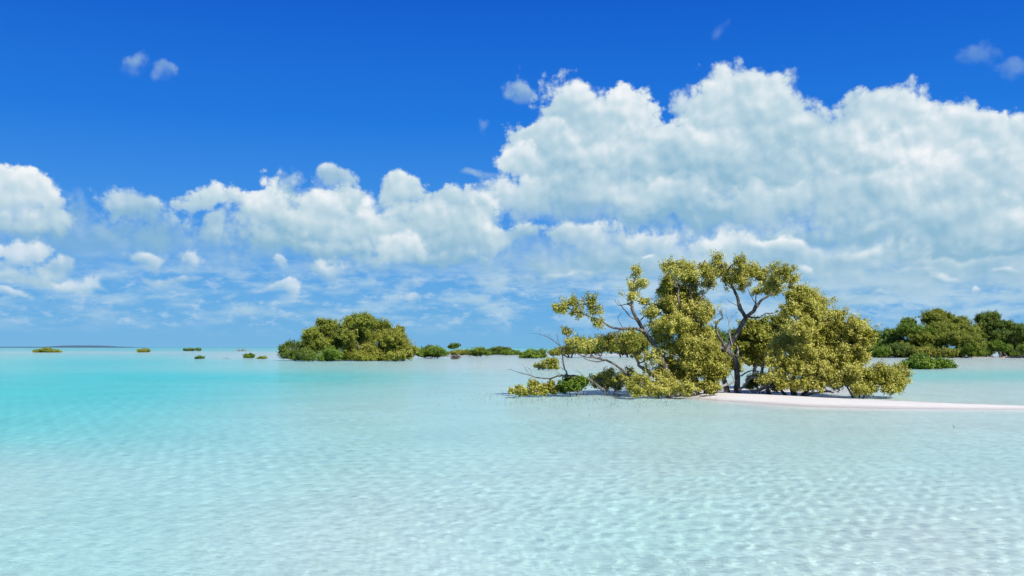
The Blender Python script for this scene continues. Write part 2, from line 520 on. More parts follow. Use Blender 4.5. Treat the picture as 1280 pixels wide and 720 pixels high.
def leaf_mat(name, stops, trans=0.25):
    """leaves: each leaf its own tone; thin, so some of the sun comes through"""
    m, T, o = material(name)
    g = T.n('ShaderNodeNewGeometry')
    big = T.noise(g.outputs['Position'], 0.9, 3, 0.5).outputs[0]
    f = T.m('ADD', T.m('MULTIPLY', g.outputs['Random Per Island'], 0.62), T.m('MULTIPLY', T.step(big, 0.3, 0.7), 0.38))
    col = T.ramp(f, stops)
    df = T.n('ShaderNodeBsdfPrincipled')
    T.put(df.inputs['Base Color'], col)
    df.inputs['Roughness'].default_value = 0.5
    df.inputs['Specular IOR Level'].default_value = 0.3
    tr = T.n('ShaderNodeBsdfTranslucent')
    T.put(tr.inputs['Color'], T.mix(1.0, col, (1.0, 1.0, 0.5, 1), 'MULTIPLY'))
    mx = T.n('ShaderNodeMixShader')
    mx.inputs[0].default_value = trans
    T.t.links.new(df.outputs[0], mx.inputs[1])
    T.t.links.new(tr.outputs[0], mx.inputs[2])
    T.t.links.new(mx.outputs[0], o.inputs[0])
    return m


BARK = bark_mat('mangrove_bark', (0.045, 0.040, 0.034), (0.23, 0.21, 0.18))
PALE = bark_mat('weathered_wood', (0.22, 0.20, 0.18), (0.42, 0.40, 0.37))
ROOTB = bark_mat('root_bark', (0.12, 0.10, 0.085), (0.26, 0.23, 0.20))
L_OLIVE = leaf_mat('olive_leaf', [(0, (0.07, 0.085, 0.010)), (0.3, (0.30, 0.295, 0.034)), (0.65, (0.52, 0.49, 0.088)), (1, (0.72, 0.67, 0.26))])
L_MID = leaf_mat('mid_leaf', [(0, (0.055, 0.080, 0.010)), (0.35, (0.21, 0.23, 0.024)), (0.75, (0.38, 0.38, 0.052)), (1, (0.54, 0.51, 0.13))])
L_GREEN = leaf_mat('green_leaf', [(0, (0.035, 0.075, 0.008)), (0.4, (0.115, 0.205, 0.015)), (0.8, (0.23, 0.32, 0.030)), (1, (0.38, 0.43, 0.07))])
L_DARK = leaf_mat('dark_leaf', [(0, (0.030, 0.060, 0.009)), (0.5, (0.11, 0.175, 0.020)), (1, (0.26, 0.32, 0.05))])
L_SHORE = leaf_mat('shore_leaf', [(0, (0.045, 0.075, 0.009)), (0.35, (0.17, 0.215, 0.020)), (0.75, (0.32, 0.35, 0.042)), (1, (0.46, 0.46, 0.09))])
L_GREY = leaf_mat('dry_leaf', [(0, (0.10, 0.09, 0.07)), (0.5, (0.22, 0.20, 0.16)), (1, (0.36, 0.33, 0.27))], 0.1)


def smooth_path(pts, seg):
    pts = np.asarray(pts, float)
    if len(pts) < 3:
        t = np.linspace(0, 1, max(2, seg))
        return pts[0] + (pts[-1] - pts[0]) * t[:, None]
    P = np.vstack([2 * pts[0] - pts[1], pts, 2 * pts[-1] - pts[-2]])
    out = []
    for i in range(1, len(P) - 2):
        t = np.linspace(0, 1, seg, endpoint=False)[:, None]
        a, b, c, d = P[i - 1], P[i], P[i + 1], P[i + 2]
        out.append(0.5 * (2 * b + (c - a) * t + (2 * a - 5 * b + 4 * c - d) * t * t + (3 * b - a - 3 * c + d) * t ** 3))
    return np.vstack(out + [pts[-1:]])


class Wood:
    """collects tapered, slightly crooked tubes; build() links them as one mesh object"""

    def __init__(s, rng):
        s.v, s.f, s.nv, s.rng = [], [], 0, rng

    def tube(s, pts, r0, r1, seg=4, sides=6, wob=0.35):
        p = smooth_path(pts, seg)
        n = len(p)
        L = np.linalg.norm(np.diff(p, axis=0), axis=1).sum()
        jit = s.rng.normal(0, 1, (n, 3)) * min(L / n, 0.3) * 0.12 * wob * 2
        jit[0] = jit[-1] = 0
        p = p + jit
        t = np.gradient(p, axis=0)
        t /= np.linalg.norm(t, axis=1)[:, None] + 1e-9
        ref = np.array([0.31, 0.87, 0.38])
        u = np.cross(t, ref)
        u /= np.linalg.norm(u, axis=1)[:, None] + 1e-9
        w = np.cross(t, u)
        r = np.linspace(r0, r1, n) * (1 + s.rng.normal(0, 0.06, n))
        a = np.arange(sides) * 2 * np.pi / sides
        ring = p[:, None] + r[:, None, None] * (np.cos(a)[None, :, None] * u[:, None] + np.sin(a)[None, :, None] * w[:, None])
        i = np.arange(n - 1)[:, None] * sides
        j = np.arange(sides)[None]
        k = (j + 1) % sides
        s.v.append(ring.reshape(-1, 3))
        s.f.append(np.stack([i + j, i + k, i + sides + k, i + sides + j], -1).reshape(-1, 4) + s.nv)
        s.nv += n * sides
        return p

    def build(s, name, mat, parent=None):
        return mesh_obj(name, np.vstack(s.v), np.vstack(s.f), mat, parent, smooth=True)


def leaves(centres, out, count, spread_, size, rng, upward=0.5):
    """count leaves round each spray centre: small pointed quads, turned every way with a lean to the light"""
    N = len(centres)
    c = np.repeat(centres, count, 0)
    o = np.repeat(out, count, 0)
    M = N * count
    d = rng.normal(0, 1, (M, 3))
    d *= (rng.random(M) ** 0.45 / np.linalg.norm(d, axis=1))[:, None]
    sc = np.repeat(spread_ * rng.uniform(0.65, 1.3, N), count)
    tip = np.minimum(np.abs(rng.normal(0, 0.5, M)), 1.1)[:, None]
    p = c + d * sc[:, None] * (1.0 - 0.35 * np.minimum(tip, 1.5)) + (o + np.array([0, 0, 0.5])) * sc[:, None] * tip
    nrm = rng.normal(0, 1, (M, 3)) + 0.5 * o + np.array([0, 0, upward]) + 0.9 * np.array(SUN)
    nrm /= np.linalg.norm(nrm, axis=1)[:, None]
    ax = np.cross(nrm, rng.normal(0, 1, (M, 3)))
    ax /= np.linalg.norm(ax, axis=1)[:, None]
    bx = np.cross(nrm, ax)
    L = size * rng.uniform(0.7, 1.35, M)[:, None]
    w = L * 0.30
    v = np.stack([p - ax * L * 0.5, p + bx * w + nrm * w * 0.3, p + ax * L * 0.5, p - bx * w + nrm * w * 0.3], 1)
    return v.reshape(-1, 3)


def foliage(clumps, rng, spray, per_spray, size, dens=1.0, shell=0.55, minz=0.03, subs=9, lo=0.30, hi=0.50):
    """clumps: (centre, radii). Sprays sit mostly in the outer part of each clump, with gaps between"""
    cs, os_ = [], []
    for c0, rad0 in clumps:
        for _ in range(subs):
            t = rng.normal(0, 1, 3)
            t *= rng.random() ** 0.4 / np.linalg.norm(t)
            c = c0 + t * rad0 * 0.62
            rad = rad0 * rng.uniform(lo, hi) * np.array([1.15, 1.15, 0.85])
            area = 4 * math.pi * ((rad[0] * rad[1]) ** 1.6 / 3 + (rad[0] * rad[2]) ** 1.6 / 3 + (rad[1] * rad[2]) ** 1.6 / 3) ** (1 / 1.6)
            n = max(1, int(rng.uniform(0.6, 1.4) * dens * area / (spray * spray * 2.2)))
            d = rng.normal(0, 1, (n, 3))
            d /= np.linalg.norm(d, axis=1)[:, None]
            q = (shell * 0.7 + (1 - shell * 0.7) * rng.random(n) ** 0.7) * (1 + 0.12 * rng.normal(0, 1, n))
            p = c + d * q[:, None] * rad
            ok = p[:, 2] > minz
            cs.append(p[ok])
            os_.append(d[ok])
        # loose sprays between and beyond the tufts
        n = int(0.55 * dens * 4 * math.pi * (rad0[0] * rad0[1] * rad0[2]) ** (2 / 3) / (spray * spray * 2.2)) + 1
        d = rng.normal(0, 1, (n, 3))
        d /= np.linalg.norm(d, axis=1)[:, None]
        p = c0 + d * rad0 * (rng.random(n) ** 0.45 * 1.06 + np.where(rng.random(n) < 0.22, rng.uniform(0.05, 0.30, n), 0))[:, None]
        ok = p[:, 2] > minz
        cs.append(p[ok])
        os_.append(d[ok])
    cs, os_ = np.vstack(cs), np.vstack(os_)
    v = leaves(cs, os_, per_spray, spray, size, rng)
    keep = np.repeat(v.reshape(-1, 4, 3)[:, :, 2].min(1) > minz, 4)
    return v[keep], cs


def empty(name, loc):
    o = bpy.data.objects.new(name, None)
    C.objects.link(o)
    o.location = [float(q) for q in loc]
    o.empty_display_size = 0.3
    return o


def crown_obj(v, mat, parent, name='crown'):
    return mesh_obj(name, v, np.arange(len(v)).reshape(-1, 4), mat, parent)


def clump_world(cl, D, rng, jy=0.7):
    """(px, py, rx, ry[, dy]) -> world centre and radii"""
    s = D / FOCAL * (1.03 if D > 60 else 1.0)
    out = []
    for q in cl:
        dy = q[4] if len(q) > 4 else rng.normal(0, jy)
        c = at(q[0], q[1], D)
        c[1] += dy
        out.append((c, np.array([q[2] * s, 0.5 * (q[2] + q[3]) * s * 1.1, q[3] * s])))
    return out


def ground(x, y):
    return float(bed_height(np.array([x]), np.array([y]))[0])


def plant(name, label, cat, base, D, stems, cl, mat, seed, spray=0.145, per=58, size=0.060, dens=1.0, twig_r=0.012, group=None, bark=None, trunk_r=0.07, shell=0.5, jy=0.6, part='trunk', branches=(), twigs=True, flat=1.0):
    """a mangrove: base pixel (foot), stems = lists of pixel points with radii, clumps of foliage on them.
    Twigs run from the nearest point of the wood out to the clumps, so that nothing hangs in the air"""
    rng = np.random.default_rng(seed)
    bark = bark or BARK
    b = at(base[0], base[1], D)
    b[2] = ground(b[0], b[1])
    root = empty(name, b)
    tag(root, label, cat, group)
    clw = [(c - np.array([0, 0, (1 - flat) * max(0.0, c[2])]), r_ * np.array([1, 1, flat])) for c, r_ in clump_world(cl, D, rng, jy)]
    wood = Wood(rng)
    nodes = []

    def path(pts):
        dy = 0.0
        w = []
        for k, q in enumerate(pts):
            p = at(q[0], q[1], D)
            p[1] += (q[2] if len(q) > 2 else dy)
            dy += rng.normal(0, 0.06) * D / 35
            w.append(p)
        return w
    for pts, r0, r1 in stems:
        w = path(pts)
        gz = ground(w[0][0], w[0][1])
        if abs(w[0][2] - gz) < 0.8 * D / 35:
            w[0][2] = gz - 0.12
        nodes.append(wood.tube(w, r0, r1, seg=5, sides=8))
    if not stems:
        for k in range(3):
            t_ = clw[rng.integers(len(clw))][0]
            st = b + np.array([rng.normal(0, .15), rng.normal(0, .15), -0.1]) * D / 35
            mid = st * 0.5 + t_ * 0.5 + np.array([rng.normal(0, .1), 0, .05])
            nodes.append(wood.tube([st, mid, t_], trunk_r, trunk_r * 0.4, seg=4))
    br = []
    for pts, r0, r1, m in branches:
        wb = Wood(rng)
        nodes.append(wb.tube(path(pts), r0, r1, seg=5, sides=7))
        br.append((wb, m))
    allp = np.vstack(nodes)
    sc = D / 35
    if cl:
        v, cs = foliage(clw, rng, spray, per, size, dens * (1.35 if D > 60 else 0.78), shell, **(dict(subs=8, lo=.36, hi=.66) if D > 60 else {}))
        if twigs:
            # secondary limbs to every clump, then twigs to a share of the sprays
            for c, rad in clw:
                d2 = np.linalg.norm(allp - c, axis=1)
                a = allp[d2.argmin()]
                if d2.min() > 0.05:
                    mid = (a + c) / 2 + rng.normal(0, 0.06, 3) * sc - np.array([0, 0, 0.05 * sc])
                    p = wood.tube([a, mid, c], twig_r * 2.4, twig_r * 1.3, seg=4, sides=5)
                    allp = np.vstack([allp, p])
            pick = rng.choice(len(cs), min(len(cs), 260 if D < 60 else 60), replace=False)
            for k in pick:
                d2 = np.linalg.norm(allp - cs[k], axis=1)
                a = allp[d2.argmin()]
                if 0.05 < d2.min() < 1.6 * sc:
                    wood.tube([a, (a + cs[k]) / 2 + rng.normal(0, 0.03, 3) * sc, cs[k]], twig_r, twig_r * 0.45, seg=3, sides=4)
    wood.build(part, bark, root)
    for wb, m in br:
        wb.build('branch', m, root)
    if cl:
        crown_obj(v, mat, root, 'crown' if part == 'trunk' else 'foliage')
    return root


def bare_wood(wood, pts, r0, r1, D, rng, forks=6, fl=0.5, sides=5):
    """a leafless branch with side twigs"""
    w = [at(q[0], q[1], D) + np.array([0, (q[2] if len(q) > 2 else 0), 0]) for q in pts]
    p = wood.tube(w, r0, r1, seg=6, sides=6)
    for k in range(forks):
        i = rng.integers(len(p) // 4, len(p))
        dirv = p[min(i + 1, len(p) - 1)] - p[max(i - 1, 0)]
        dirv /= np.linalg.norm(dirv) + 1e-9
        dv = dirv * 0.8 + rng.normal(0, 0.55, 3) + np.array([0, 0, 0.35])
        dv /= np.linalg.norm(dv)
        L = fl * rng.uniform(0.5, 1.2)
        e = p[i] + dv * L
        q = wood.tube([p[i], p[i] + dv * L * 0.5 + rng.normal(0, 0.05, 3), e], r1 * 0.9, r1 * 0.35, seg=4, sides=4)
        for _ in range(2):
            j = rng.integers(2, len(q))
            e2 = q[j] + (dv * 0.6 + rng.normal(0, 0.5, 3)) * L * 0.5
            wood.tube([q[j], e2], r1 * 0.5, r1 * 0.25, seg=3, sides=3)
    return p


# ---- the mangrove stand on the spit
plant('mangrove_tree', 'dense olive crowned mangrove rising left of the tall forked tree on the spit', 'tree', (872, 489), 35.0,
      [([(862, 490), (858, 470), (852, 440), (850, 400), (848, 360)], .10, .03), ([(884, 490), (886, 468), (880, 440), (872, 405), (862, 360)], .09, .03),
       ([(872, 489), (866, 462), (838, 430), (832, 395)], .08, .03), ([(880, 470), (893, 445), (896, 430)], .05, .02), ([(868, 385), (880, 368), (892, 356)], .035, .015)],
      [(832, 334, 9, 7), (850, 341, 17, 11), (838, 350, 12, 11), (866, 348, 14, 10), (884, 342, 11, 9), (889, 356, 8, 7), (846, 366, 22, 15), (868, 372, 20, 14), (834, 382, 16, 13), (858, 392, 26, 17), (880, 394, 13, 15),
       (818, 390, 9, 8), (838, 408, 24, 14), (866, 415, 26, 15), (824, 424, 15, 13), (848, 434, 26, 15, -.5), (876, 438, 24, 16, -.7), (892, 452, 13, 13, -.8), (862, 455, 26, 14, -.9), (836, 453, 16, 12, -.2), (884, 465, 16, 8, -.8), (852, 470, 18, 8, -.6), (832, 466, 14, 8, -.2), (896, 470, 9, 7, -.6)],
      L_OLIVE, 101, dens=1.0)
plant('mangrove_tree', 'tall mangrove with forked dark trunk and open umbrella crown above its neighbours', 'tree', (920, 490), 35.6,
      [([(921, 491), (922, 470), (921, 453), (912, 441), (903, 436), (896, 429)], .115, .06), ([(910, 489), (905, 470), (904, 452), (909, 438), (917, 424), (927, 406), (932, 397)], .10, .075)],
      [(898, 326, 12, 8), (890, 332, 8, 7), (906, 338, 16, 12), (918, 330, 9, 8), (926, 344, 16, 13), (941, 338, 11, 9), (952, 344, 17, 12), (934, 356, 12, 9), (968, 346, 15, 12), (984, 344, 9, 10), (978, 360, 14, 10), (960, 358, 12, 8), (990, 354, 7, 9), (944, 366, 8, 5), (908, 352, 10, 8)],
      L_OLIVE, 102, dens=.62, jy=.7,
      branches=[([(932, 397), (924, 383), (922, 372), (917, 361), (912, 350), (911, 338), (904, 330)], .075, .018, BARK), ([(932, 397), (942, 388), (952, 376), (966, 366), (978, 354)], .075, .018, BARK),
                ([(932, 396), (948, 397), (956, 392), (964, 392), (972, 388)], .035, .010, BARK), ([(940, 390), (944, 378), (944, 365), (950, 350)], .03, .010, BARK), ([(917, 362), (908, 356), (902, 352)], .016, .006, BARK),
                ([(921, 453), (921, 446), (923, 438), (921, 432)], .05, .022, PALE), ([(922, 382), (914, 378), (908, 374)], .012, .005, BARK), ([(948, 382), (940, 372), (934, 358)], .022, .008, BARK)])
plant('mangrove_tree', 'broad rounded mangrove with golden olive crown at the right end of the stand', 'tree', (992, 493), 34.6,
      [([(994, 493), (990, 478), (996, 455), (1000, 430), (1004, 390)], .11, .035), ([(1000, 493), (1012, 482), (1024, 466), (1040, 440)], .09, .03), ([(963, 492), (956, 478), (952, 462), (958, 440)], .09, .03), ([(988, 492), (972, 483), (962, 472)], .06, .03),
       ([(1000, 432), (1018, 428), (1036, 412)], .04, .015)],
      [(1004, 366, 15, 10), (990, 374, 14, 10), (1018, 374, 16, 11), (1000, 386, 22, 12), (1030, 384, 17, 11), (980, 392, 14, 11), (1044, 396, 13, 10), (1016, 400, 24, 13), (990, 408, 22, 14), (1040, 412, 20, 13), (1058, 410, 14, 12),
       (1072, 420, 12, 12), (1020, 422, 24, 14), (982, 428, 18, 14), (1056, 430, 22, 14), (1080, 438, 9, 12), (1002, 440, 24, 14, -.9), (1034, 440, 24, 14, -.7), (966, 452, 15, 12, -.8), (1070, 450, 16, 11), (984, 458, 20, 12, -1.), (1014, 460, 22, 12, -.9), (1046, 458, 20, 10, -.5), (1066, 408, 13, 11), (1076, 430, 12, 13), (1050, 442, 18, 12, -.4), (1062, 440, 16, 12), (1030, 420, 18, 12, -.4), (1006, 424, 18, 12, -.4),
       (1000, 474, 18, 7, -.9), (966, 468, 12, 8, -.8), (1028, 470, 16, 8, -.8), (1050, 470, 14, 8, -.6), (1012, 480, 12, 6, -1), (984, 480, 14, 6, -1.1), (950, 474, 9, 6, -.8), (968, 480, 10, 5, -1), (1040, 480, 12, 6, -.8)],
      L_OLIVE, 103, dens=1.0)
plant('mangrove_tree', 'sparse leaning mangrove with bare dark limbs reaching out to the left', 'tree', (846, 490), 34.2,
      [([(850, 491), (838, 474), (828, 452), (816, 428), (806, 414), (799, 402), (792, 388), (791, 372), (792, 356), (797, 342)], .13, .022), ([(840, 489), (826, 478), (812, 466), (800, 458), (794, 446)], .10, .04)],
      [(792, 362, 13, 12), (797, 340, 8, 7), (786, 372, 9, 6), (803, 354, 7, 7), (706, 384, 11, 8), (717, 378, 10, 9), (726, 388, 11, 8), (738, 376, 8, 9), (742, 388, 9, 8), (699, 388, 6, 6), (709, 415, 5, 4), (748, 404, 6, 5), (812, 392, 9, 7), (820, 406, 8, 8), (806, 376, 6, 5),
       (735, 432, 15, 7), (757, 436, 14, 8), (778, 432, 14, 8), (798, 440, 12, 9), (720, 428, 10, 6), (770, 422, 12, 6), (790, 420, 9, 7), (812, 446, 14, 10), (822, 466, 16, 10)],
      L_OLIVE, 104, dens=.46, jy=.5,
      branches=[([(808, 415), (794, 411), (779, 411), (764, 409), (752, 401), (740, 397), (728, 392), (712, 386)], .06, .012, BARK), ([(846, 488), (822, 480), (804, 474), (790, 471), (774, 459), (758, 450), (741, 447), (724, 443), (710, 430)], .075, .012, BARK),
                ([(758, 450), (744, 452), (730, 448)], .03, .010, BARK), ([(799, 402), (788, 395), (778, 384), (772, 376)], .03, .007, BARK), ([(791, 384), (783, 380), (774, 382), (768, 374)], .02, .006, BARK), ([(779, 411), (772, 398), (778, 390)], .014, .005, BARK),
                ([(752, 401), (748, 392), (744, 384)], .016, .006, BARK), ([(779, 411), (764, 418), (748, 420)], .02, .006, BARK)])
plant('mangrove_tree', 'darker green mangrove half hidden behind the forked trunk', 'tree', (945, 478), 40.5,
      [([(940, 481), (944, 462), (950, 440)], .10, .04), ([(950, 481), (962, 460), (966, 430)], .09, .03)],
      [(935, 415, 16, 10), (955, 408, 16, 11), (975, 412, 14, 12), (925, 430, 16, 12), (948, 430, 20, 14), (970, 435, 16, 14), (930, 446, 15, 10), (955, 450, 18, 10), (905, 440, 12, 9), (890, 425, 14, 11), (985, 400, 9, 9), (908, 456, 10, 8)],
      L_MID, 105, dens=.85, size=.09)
# low growth round the stand
plant('mangrove_bush', 'long low olive bush sprawling right of the rounded mangrove', 'bush', (1064, 491), 33.6,
      [([(1070, 491), (1058, 484), (1046, 474)], .04, .02), ([(1072, 491), (1088, 484), (1104, 474)], .04, .015), ([(1072, 491), (1078, 478), (1080, 464)], .03, .015)],
      [(1044, 474, 14, 12), (1060, 466, 14, 10), (1072, 474, 16, 12), (1092, 476, 16, 10), (1112, 474, 13, 11), (1122, 472, 11, 11), (1134, 468, 5, 6), (1060, 468, 11, 7), (1064, 479, 14, 9), (1080, 470, 13, 9), (1086, 480, 13, 7), (1098, 468, 11, 8), (1106, 478, 12, 8), (1118, 468, 9, 7), (1124, 478, 9, 7), (1131, 472, 5, 7), (1094, 459, 5, 4), (1128, 463, 4, 4), (1056, 486, 14, 5), (1080, 486, 14, 5), (1104, 485, 13, 5), (1122, 484, 8, 4)],
      L_OLIVE, 111, dens=.85, part='stem', spray=.15)
plant('mangrove_bush', 'low leafy bush spilling into the water at the foot of the leaning mangrove', 'bush', (826, 495), 33.4,
      [([(828, 495), (818, 490), (804, 486)], .04, .02), ([(832, 495), (846, 488), (858, 482)], .04, .02)],
      [(792, 488, 10, 6), (806, 484, 13, 8), (822, 488, 14, 7), (838, 485, 14, 8), (854, 487, 13, 7), (866, 486, 9, 6), (800, 476, 10, 6), (834, 476, 12, 6), (815, 492, 12, 4), (874, 480, 7, 6)],
      L_OLIVE, 112, dens=.95, part='stem', spray=.14)
plant('mangrove_bush', 'olive bush behind the bare drooping branch left of the leaning mangrove', 'bush', (762, 489), 35.2,
      [([(762, 490), (756, 482), (750, 474)], .03, .015), ([(764, 490), (772, 481), (782, 473)], .03, .015)],
      [(748, 474, 9, 7), (760, 470, 10, 7), (772, 474, 11, 7), (786, 476, 10, 8), (756, 482, 12, 6), (776, 484, 12, 5), (792, 470, 8, 7)],
      L_OLIVE, 113, dens=.9, part='stem', spray=.14)
plant('mangrove_bush', 'small green leafy bush under the bare branch, standing in the water', 'bush', (716, 491), 34.8,
      [([(716, 491), (710, 484), (706, 477)], .022, .012), ([(718, 491), (724, 483), (728, 476)], .022, .012)],
      [(706, 482, 7, 6), (714, 476, 7, 5), (724, 478, 8, 6), (716, 485, 10, 5), (730, 484, 6, 4), (701, 487, 5, 3)],
      L_GREEN, 114, dens=.95, part='stem', spray=.12, size=.08)
plant('mangrove_bush', 'low ragged sprig row at the far left end of the stand, in the water', 'bush', (672, 492), 34.6,
      [([(660, 492), (664, 487), (668, 482)], .018, .010), ([(684, 492), (686, 486), (690, 481)], .018, .010), ([(648, 492), (650, 489), (652, 485)], .015, .008)],
      [(640, 491, 3, 2), (649, 488, 6, 4), (655, 490, 5, 3), (664, 486, 6, 5), (672, 484, 6, 5), (678, 489, 6, 3), (686, 484, 6, 5), (692, 488, 6, 4), (667, 490, 7, 3)],
      L_OLIVE, 115, dens=.85, part='stem', spray=.11, size=.08)

plant('mangrove_bush', 'small olive tuft at the feet of the trunks left of the forked tree', 'bush', (884, 487), 34.3, [], [(874, 482, 9, 5), (886, 478, 10, 6), (896, 482, 7, 5), (882, 486, 10, 3)], L_OLIVE, 116, part='stem', spray=.13, size=.07, dens=.9, trunk_r=.02)
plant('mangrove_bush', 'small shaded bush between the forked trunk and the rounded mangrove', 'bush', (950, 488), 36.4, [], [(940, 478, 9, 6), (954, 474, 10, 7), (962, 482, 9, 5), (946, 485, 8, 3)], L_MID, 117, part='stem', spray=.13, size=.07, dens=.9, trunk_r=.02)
# dead wood of the stand
rng = np.random.default_rng(77)
b = at(752, 487, 34.4)
root = tag(empty('dead_branch', (b[0], b[1], ground(b[0], b[1]))), 'bare dark fallen branch arching left over the water with an upright dead twig', 'dead branch')
w = Wood(rng)
bare_wood(w, [(755, 489), (751, 485), (743, 479), (735, 474), (721, 470), (708, 470), (697, 470), (688, 473), (672, 472), (659, 468), (650, 466), (641, 463)], .055, .010, 34.4, rng, 9, .45)
w.build('limb', BARK, root)
w = Wood(rng)
bare_wood(w, [(709, 470), (708, 465), (705, 459), (703, 444), (701, 435), (697, 430), (688, 423), (678, 419)], .032, .008, 34.4, rng, 12, .55)
bare_wood(w, [(702, 440), (708, 431), (717, 428), (711, 421), (706, 408)], .016, .006, 34.4, rng, 8, .4)
w.build('branch', BARK, root)
b = at(905, 430, 35.3)
root = tag(empty('dead_branch', b), 'curved black dead branch beside the forked trunk', 'dead branch')
w = Wood(rng)
bare_wood(w, [(908, 437), (903, 428), (897, 418), (895, 408), (897, 402), (903, 397), (902, 392), (899, 388)], .055, .02, 35.3, rng, 3, .25)
w.build('limb', BARK, root)
b = at(913, 430, 35.2)
root = tag(empty('dead_branch', b), 'pale grey dead twig standing between the dense crown and the forked trunk', 'dead branch')
w = Wood(rng)
bare_wood(w, [(915, 431), (912, 418), (911, 402), (908, 392), (907, 384)], .022, .007, 35.2, rng, 3, .25)
bare_wood(w, [(911, 404), (916, 396), (921, 390)], .014, .006, 35.2, rng, 2, .2)
w.build('limb', PALE, root)


def driftwood(label, pts, r, D, seed, mat=PALE, group='weathered driftwood under the mangroves'):
    rg = np.random.default_rng(seed)
    c = at(*pts[0][:2], D)
    gz = ground(c[0], c[1])
    w = Wood(rg)
    P = []
    for q in pts:
        p = at(q[0], q[1], D)
        p[2] = max(p[2], ground(p[0], p[1]) + r * 0.3)
        P.append(p)
    w.tube(P, r, r * 0.5, seg=5, sides=7)
    for _ in range(2):
        i = rg.integers(1, len(P))
        w.tube([P[i], P[i] + np.array([rg.normal(0, .25), rg.normal(0, .2), rg.uniform(.1, .3)])], r * .5, r * .2, seg=4, sides=5)
    o = w.build('driftwood', mat)
    return tag(o, label, 'driftwood', group)


driftwood('grey dead root crossing the sand left of the forked trunk', [(892, 486), (902, 483), (912, 480), (918, 476)], .05, 35.0, 1)
driftwood('grey dead limb arching from the forked trunk towards the right', [(924, 488), (932, 480), (938, 473), (944, 472), (950, 476)], .05, 35.1, 2)
driftwood('dead branch lying on the sand between forked and rounded mangroves', [(940, 489), (950, 487), (960, 484), (972, 482)], .06, 35.0, 3)
driftwood('thin pale snag leaning behind the rounded mangrove trunks', [(926, 470), (934, 465), (942, 463), (950, 465)], .03, 36.0, 4)
driftwood('grey root lying at the right foot of the rounded mangrove', [(1006, 494), (1020, 491), (1034, 489), (1042, 491)], .045, 34.4, 5)
driftwood('pale stub propped at the foot of the dense mangrove', [(850, 487), (858, 482), (864, 474), (866, 468)], .045, 34.4, 6)

# ---- the island of mangroves left of centre
FAR = dict(spray=.34, per=46, size=.15, twig_r=.03, trunk_r=.16, jy=2.0)
GI = 'mangroves crowded on the small island left of the spit'
plant('mangrove_tree', 'highest dome of the left island, dense olive green', 'tree', (450, 450), 126, [([(448, 450), (446, 435), (440, 410)], .2, .08), ([(456, 450), (462, 432), (468, 412)], .2, .08)],
      [(430, 410, 13, 8), (446, 404, 14, 7), (460, 404, 14, 8), (440, 416, 18, 9), (466, 416, 15, 10), (476, 408, 8, 6), (452, 424, 20, 10)], L_SHORE, 201, group=GI, dens=1.0, **FAR)
plant('mangrove_tree', 'right shoulder tree of the left island with a rounded knob on top', 'tree', (494, 448), 124, [([(492, 449), (492, 436), (490, 420)], .2, .08)],
      [(492, 415, 9, 7), (484, 424, 13, 9), (500, 424, 10, 8), (492, 434, 16, 9), (507, 433, 8, 8), (482, 440, 13, 8), (500, 442, 13, 6), (514, 438, 5, 5)], L_MID, 202, group=GI, **FAR)
plant('mangrove_tree', 'left shoulder tree of the left island with two sprigs on its outline', 'tree', (404, 449), 127, [([(404, 449), (404, 436), (402, 416)], .2, .08)],
      [(403, 404, 5, 4), (414, 408, 9, 6), (404, 414, 8, 6), (386, 414, 8, 4), (394, 420, 11, 7), (410, 420, 13, 8), (384, 427, 10, 7), (400, 431, 14, 8), (418, 432, 14, 9)], L_SHORE, 203, group=GI, **FAR)
plant('mangrove_tree', 'dark low tree trailing off at the left tip of the left island', 'tree', (368, 449), 126, [([(370, 449), (366, 440), (360, 434)], .16, .06)],
      [(358, 432, 6, 4), (352, 437, 3, 4), (368, 434, 10, 6), (380, 437, 10, 7), (358, 442, 8, 5), (372, 444, 12, 4), (390, 442, 9, 6)], L_DARK, 204, group=GI, **FAR)
plant('mangrove_tree', 'pale olive tree bulging forward in the middle of the left island', 'tree', (452, 452), 121, [([(452, 452), (450, 440), (446, 428)], .18, .07)],
      [(438, 422, 9, 6), (430, 432, 13, 8), (450, 432, 14, 9), (462, 440, 12, 8), (440, 442, 14, 8), (456, 446, 16, 5), (472, 446, 8, 5)], L_MID, 205, group=GI, dens=1.0, **FAR)
plant('mangrove_bush', 'bright green low bush at the front of the left island', 'bush', (412, 452), 119, [], [(406, 444, 7, 5), (416, 442, 8, 6), (424, 447, 8, 4), (410, 449, 9, 3), (402, 449, 4, 2)], L_GREEN, 206, part='stem', **FAR)
plant('mangrove_bush', 'olive bush skirt at the right front of the left island', 'bush', (500, 449), 121, [], [(490, 446, 7, 3), (500, 445, 9, 4), (510, 445, 6, 4)], L_MID, 207, part='stem', **FAR)
for px, py, D, lab, cl, mt in [
    (388, 450.5, 122, 'dark skirt of bush at the left foot of the left island', [(380, 445, 9, 4), (392, 446, 9, 4), (366, 446, 9, 3)], L_DARK),
    (474, 450, 123, 'olive bush low between the bulging tree and the olive skirt', [(468, 443, 10, 6), (480, 446, 10, 4), (490, 440, 9, 5)], L_MID)]:
    plant('mangrove_bush', lab, 'bush', (px, py), D, [], cl, mt, 208 + px, part='stem', **FAR)
